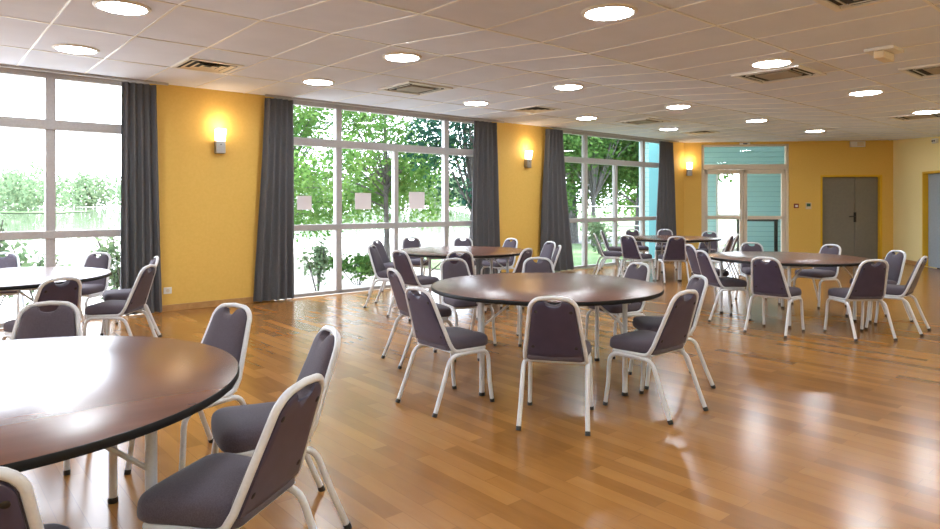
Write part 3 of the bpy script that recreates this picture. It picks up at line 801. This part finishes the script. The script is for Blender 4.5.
def tree(name, lab, base, trunk_h, trunk_r, blobs, per, size, leafm, seed, cat='tree', group='trees outside the windows'):
    rr = random.Random(seed); root = empty(name, base)
    mb = MB(); pts = []; n = 7; lean = (rr.uniform(-.15, .15), rr.uniform(-.15, .15))
    top = max(b[2] for b in blobs)
    for i in range(n):
        q = i/(n-1); pts.append((lean[0]*q*q*trunk_h + .03*rr.uniform(-1,1)*(q > 0), lean[1]*q*trunk_h, q*top))
    mb.tube(pts, trunk_r, 10, radii=[trunk_r*(1.35 if i == 0 else 1-.75*i/(n-1)) for i in range(n)])
    for b in blobs:
        z0 = min(trunk_h, b[2]*.75); k = z0/top
        st = Vector((lean[0]*k*k*trunk_h, lean[1]*k*trunk_h, z0)); en = Vector(b[:3])
        md = (st+en)/2 + Vector((0, 0, .1*(en-st).length)); mb.tube([st, md, en], trunk_r*.3, 6, radii=[trunk_r*.3, trunk_r*.2, trunk_r*.08])
    mb.build('trunk', M['bark'], root)
    mb = MB()
    for b in blobs: leaves(mb, b[:3], b[3:6], int(per*b[3]*b[5]), size, rr)
    mb.build('crown', leafm, root, smooth=False)
    tag(root, lab, cat, group); return root
def blobs(rr, n, R_, z0, z1, r0, r1, flat_=.75):
    out = []
    for i in range(n):
        a = rr.uniform(0, 2*PI); q = math.sqrt(rr.random())*R_; z = rr.uniform(z0, z1); r = rr.uniform(r0, r1)
        out.append((q*math.cos(a), q*math.sin(a), z, r, r, r*flat_))
    return out
rr = random.Random(11)
def at(px, Y, z=GZ): return Vector(((px-470)/F*Y, Y, z))
tree('lime_tree', 'lime green leafy tree with slim grey trunk right outside the stickered window', at(387, 15.6), 1.9, .07, [(b[0]-.7, *b[1:]) for b in blobs(rr, 30, 1.9, 1.5, 5.4, .7, 1.1)], 1250, .058, M['leaf_lime'], 21)
tree('lime_tree', 'lime green tree seen through the left panes of the stickered window', at(277, 16.5), 1.7, .10, blobs(rr, 34, 2.9, 1.2, 5.6, .8, 1.2), 1150, .058, M['leaf_lime'], 22)
tree('evergreen_tree', 'dark blue-green tree outside beside the curtain of the stickered window', at(474, 13.6), 1.2, .10, blobs(rr, 24, .95, 1.3, 5.5, .55, .85), 1300, .055, M['leaf_dark'], 23)
tree('broadleaf_tree', 'tall dark green tree with trunk at the left of the farthest window', at(571, 25), 2.6, .22, blobs(rr, 30, 3.4, 2.6, 9.0, 1.1, 1.8), 480, .10, M['leaf_mid'], 24)
tree('broadleaf_tree', 'dense green tree in the middle of the farthest window', at(594, 23), 1.6, .08, blobs(rr, 34, 2.4, 1.5, 8.0, .8, 1.4), 560, .09, M['leaf_mid'], 25)
tree('broadleaf_tree', 'mid green tree through the right panes of the farthest window', at(640, 27), 2.4, .2, blobs(rr, 40, 3.2, 1.4, 8.5, 1.0, 1.7), 480, .10, M['leaf_mid'], 26)
tree('broadleaf_tree', 'sunlit green tree far behind the farthest window railing', at(655, 44), 3, .25, blobs(rr, 14, 4.5, 3, 9, 1.6, 2.4), 80, .2, M['leaf_lime'], 27)
# shrubs by the glass
def shrub(name, lab, base, w, h, n, size, lm, seed):
    rr2 = random.Random(seed); root = empty(name, base); mb = MB(); st = MB()
    for i in range(9):
        a = rr2.uniform(0, 2*PI); e = Vector((math.cos(a)*w*rr2.random(), math.sin(a)*w*rr2.random(), h*rr2.uniform(.5, 1)))
        st.tube([(e.x*.1, e.y*.1, 0), (e.x*.5, e.y*.5, e.z*.55), e], .008, 5)
        leaves(mb, e*.75, (w*.45, w*.45, h*.33), n//9, size, rr2, shell=.1)
    st.build('stems', M['bark'], root); mb.build('foliage', lm, root, smooth=False)
    tag(root, lab, 'shrub', 'shrubs on the terrace')
shrub('shrub', 'small upright shrub outside the first pane of the stickered window', floor_at(318, 294, GZ), .32, .95, 480, .045, M['leaf_pale'], 31)
shrub('shrub', 'wide low grassy shrub outside the second pane of the stickered window', floor_at(358, 285, GZ), .75, .62, 900, .06, M['leaf_mid'], 32)
shrub('shrub', 'pale leafy shrub outside the lake window behind the left chairs', P(.75, -9.9, GZ), .5, 1.4, 620, .05, M['leaf_pale'], 33)
shrub('shrub', 'pale leafy shrub outside the lake window beside the mullion', P(1.42, -10.9, GZ), .4, 1.0, 420, .05, M['leaf_pale'], 34)
shrub('shrub', 'pale leafy shrub low outside the lake window near its curtain', P(2.25, -9.8, GZ), .45, 1.15, 620, .05, M['leaf_pale'], 35)
shrub('shrub', 'pale rounded shrub by the path outside the farthest window', at(600, 19.5), .75, 1.2, 700, .07, M['leaf_pale'], 36)
shrub('shrub', 'sunny yellow-green bush behind the railing outside the farthest window', at(641, 29), 1.9, 2.3, 1800, .10, M['leaf_lime'], 37)
# railing by the far path
root = empty('railing', at(632, 22)); 
mb = MB()
for z in (.75, 1.40): mb.tube([(-1.6, 0, z), (1.5, 0, z)], .025, 6)
mb.build('rails', M['steel'], root)
for k in range(4):
    mb = MB(); mb.box(-1.6+k*1.03-.03, -1.6+k*1.03+.03, -.03, .03, 0, 1.43); mb.build('post', M['steel'], root, smooth=False)
tag(root, 'grey metal railing beyond the farthest window', 'railing')
# distant bank: far shore and its tree belt
mb = MB(); rr3 = random.Random(5)
for i in range(190):
    x = rr3.uniform(-270, 30); y = rr3.uniform(225, 262); hgt = rr3.uniform(9, 15)
    leaves(mb, (x, y, hgt*.5), (rr3.uniform(4, 8), 4, hgt*.62), 150, .9, rr3, shell=.5)
for i in range(60):
    x = rr3.uniform(-150, -66); y = rr3.uniform(98, 118) ; hgt = rr3.uniform(4.5, 7.5)
    leaves(mb, (x, y, hgt*.5), (rr3.uniform(2, 4), 2.5, hgt*.6), 150, .45, rr3, shell=.5)
o = mb.build('treeline', M['leaf_pale'], smooth=False)  # glare and distance haze put into the pale leaf colour
tag(o, 'pale green belt of trees along the far shore of the lake', 'trees', kind='stuff')
flat('shore', [(-300, 222), (60, 222), (60, 300), (-300, 300)], GZ+.1, M['paving'])
flat('shore_2', [(-160, 96), (-62, 99), (-70, 122), (-170, 122)], GZ+.05, M['lawn'])

# ------------------------------------------------------------------ LIGHT
w = bpy.data.worlds.new('sky'); scene.world = w; w.use_nodes = True; nt = w.node_tree
bg = nt.nodes['Background']; sky = nt.nodes.new('ShaderNodeTexSky'); sky.sky_type = 'HOSEK_WILKIE'
sky.sun_direction = (.5, -.55, .67); sky.turbidity = 4.0; sky.ground_albedo = .4
mxn = nt.nodes.new('ShaderNodeMix'); mxn.data_type = 'RGBA'; mxn.inputs[0].default_value = .72; mxn.inputs[7].default_value = (.93, 1.0, 1.14, 1)
nt.links.new(sky.outputs[0], mxn.inputs[6]); nt.links.new(mxn.outputs[2], bg.inputs[0]); bg.inputs[1].default_value = 5.5
sun = bpy.data.lights.new('sun', 'SUN'); sun.energy = 4.6; sun.angle = .01; sun.color = (1, .95, .86)
so = bpy.data.objects.new('sun', sun); COL.objects.link(so)
so.rotation_euler = Vector((N*.2 + U*.58 + Vector((0, 0, .80)))).to_track_quat('Z', 'Y').to_euler()
# ------------------------------------------------------------------ CAMERA
cam = bpy.data.cameras.new('camera'); co = bpy.data.objects.new('camera', cam); COL.objects.link(co)
co.location = (0, 0, CAM_Z); co.rotation_euler = (PI/2, 0, 0)
cam.sensor_fit = 'HORIZONTAL'; cam.sensor_width = 36; cam.lens = F/940*36; cam.shift_y = -(264.5-HOR)/940; cam.clip_end = 1000; cam.clip_start = .05
scene.camera = co
scene.view_settings.view_transform = 'Standard'; scene.view_settings.look = 'None'; scene.view_settings.gamma = 1; scene.view_settings.use_curve_mapping = False
scene.view_settings.exposure = 1.42
scene.cycles.max_bounces = 8; scene.cycles.diffuse_bounces = 5; scene.cycles.transparent_max_bounces = 12
scene.cycles.use_denoising = True; scene.cycles.sample_clamp_indirect = 6
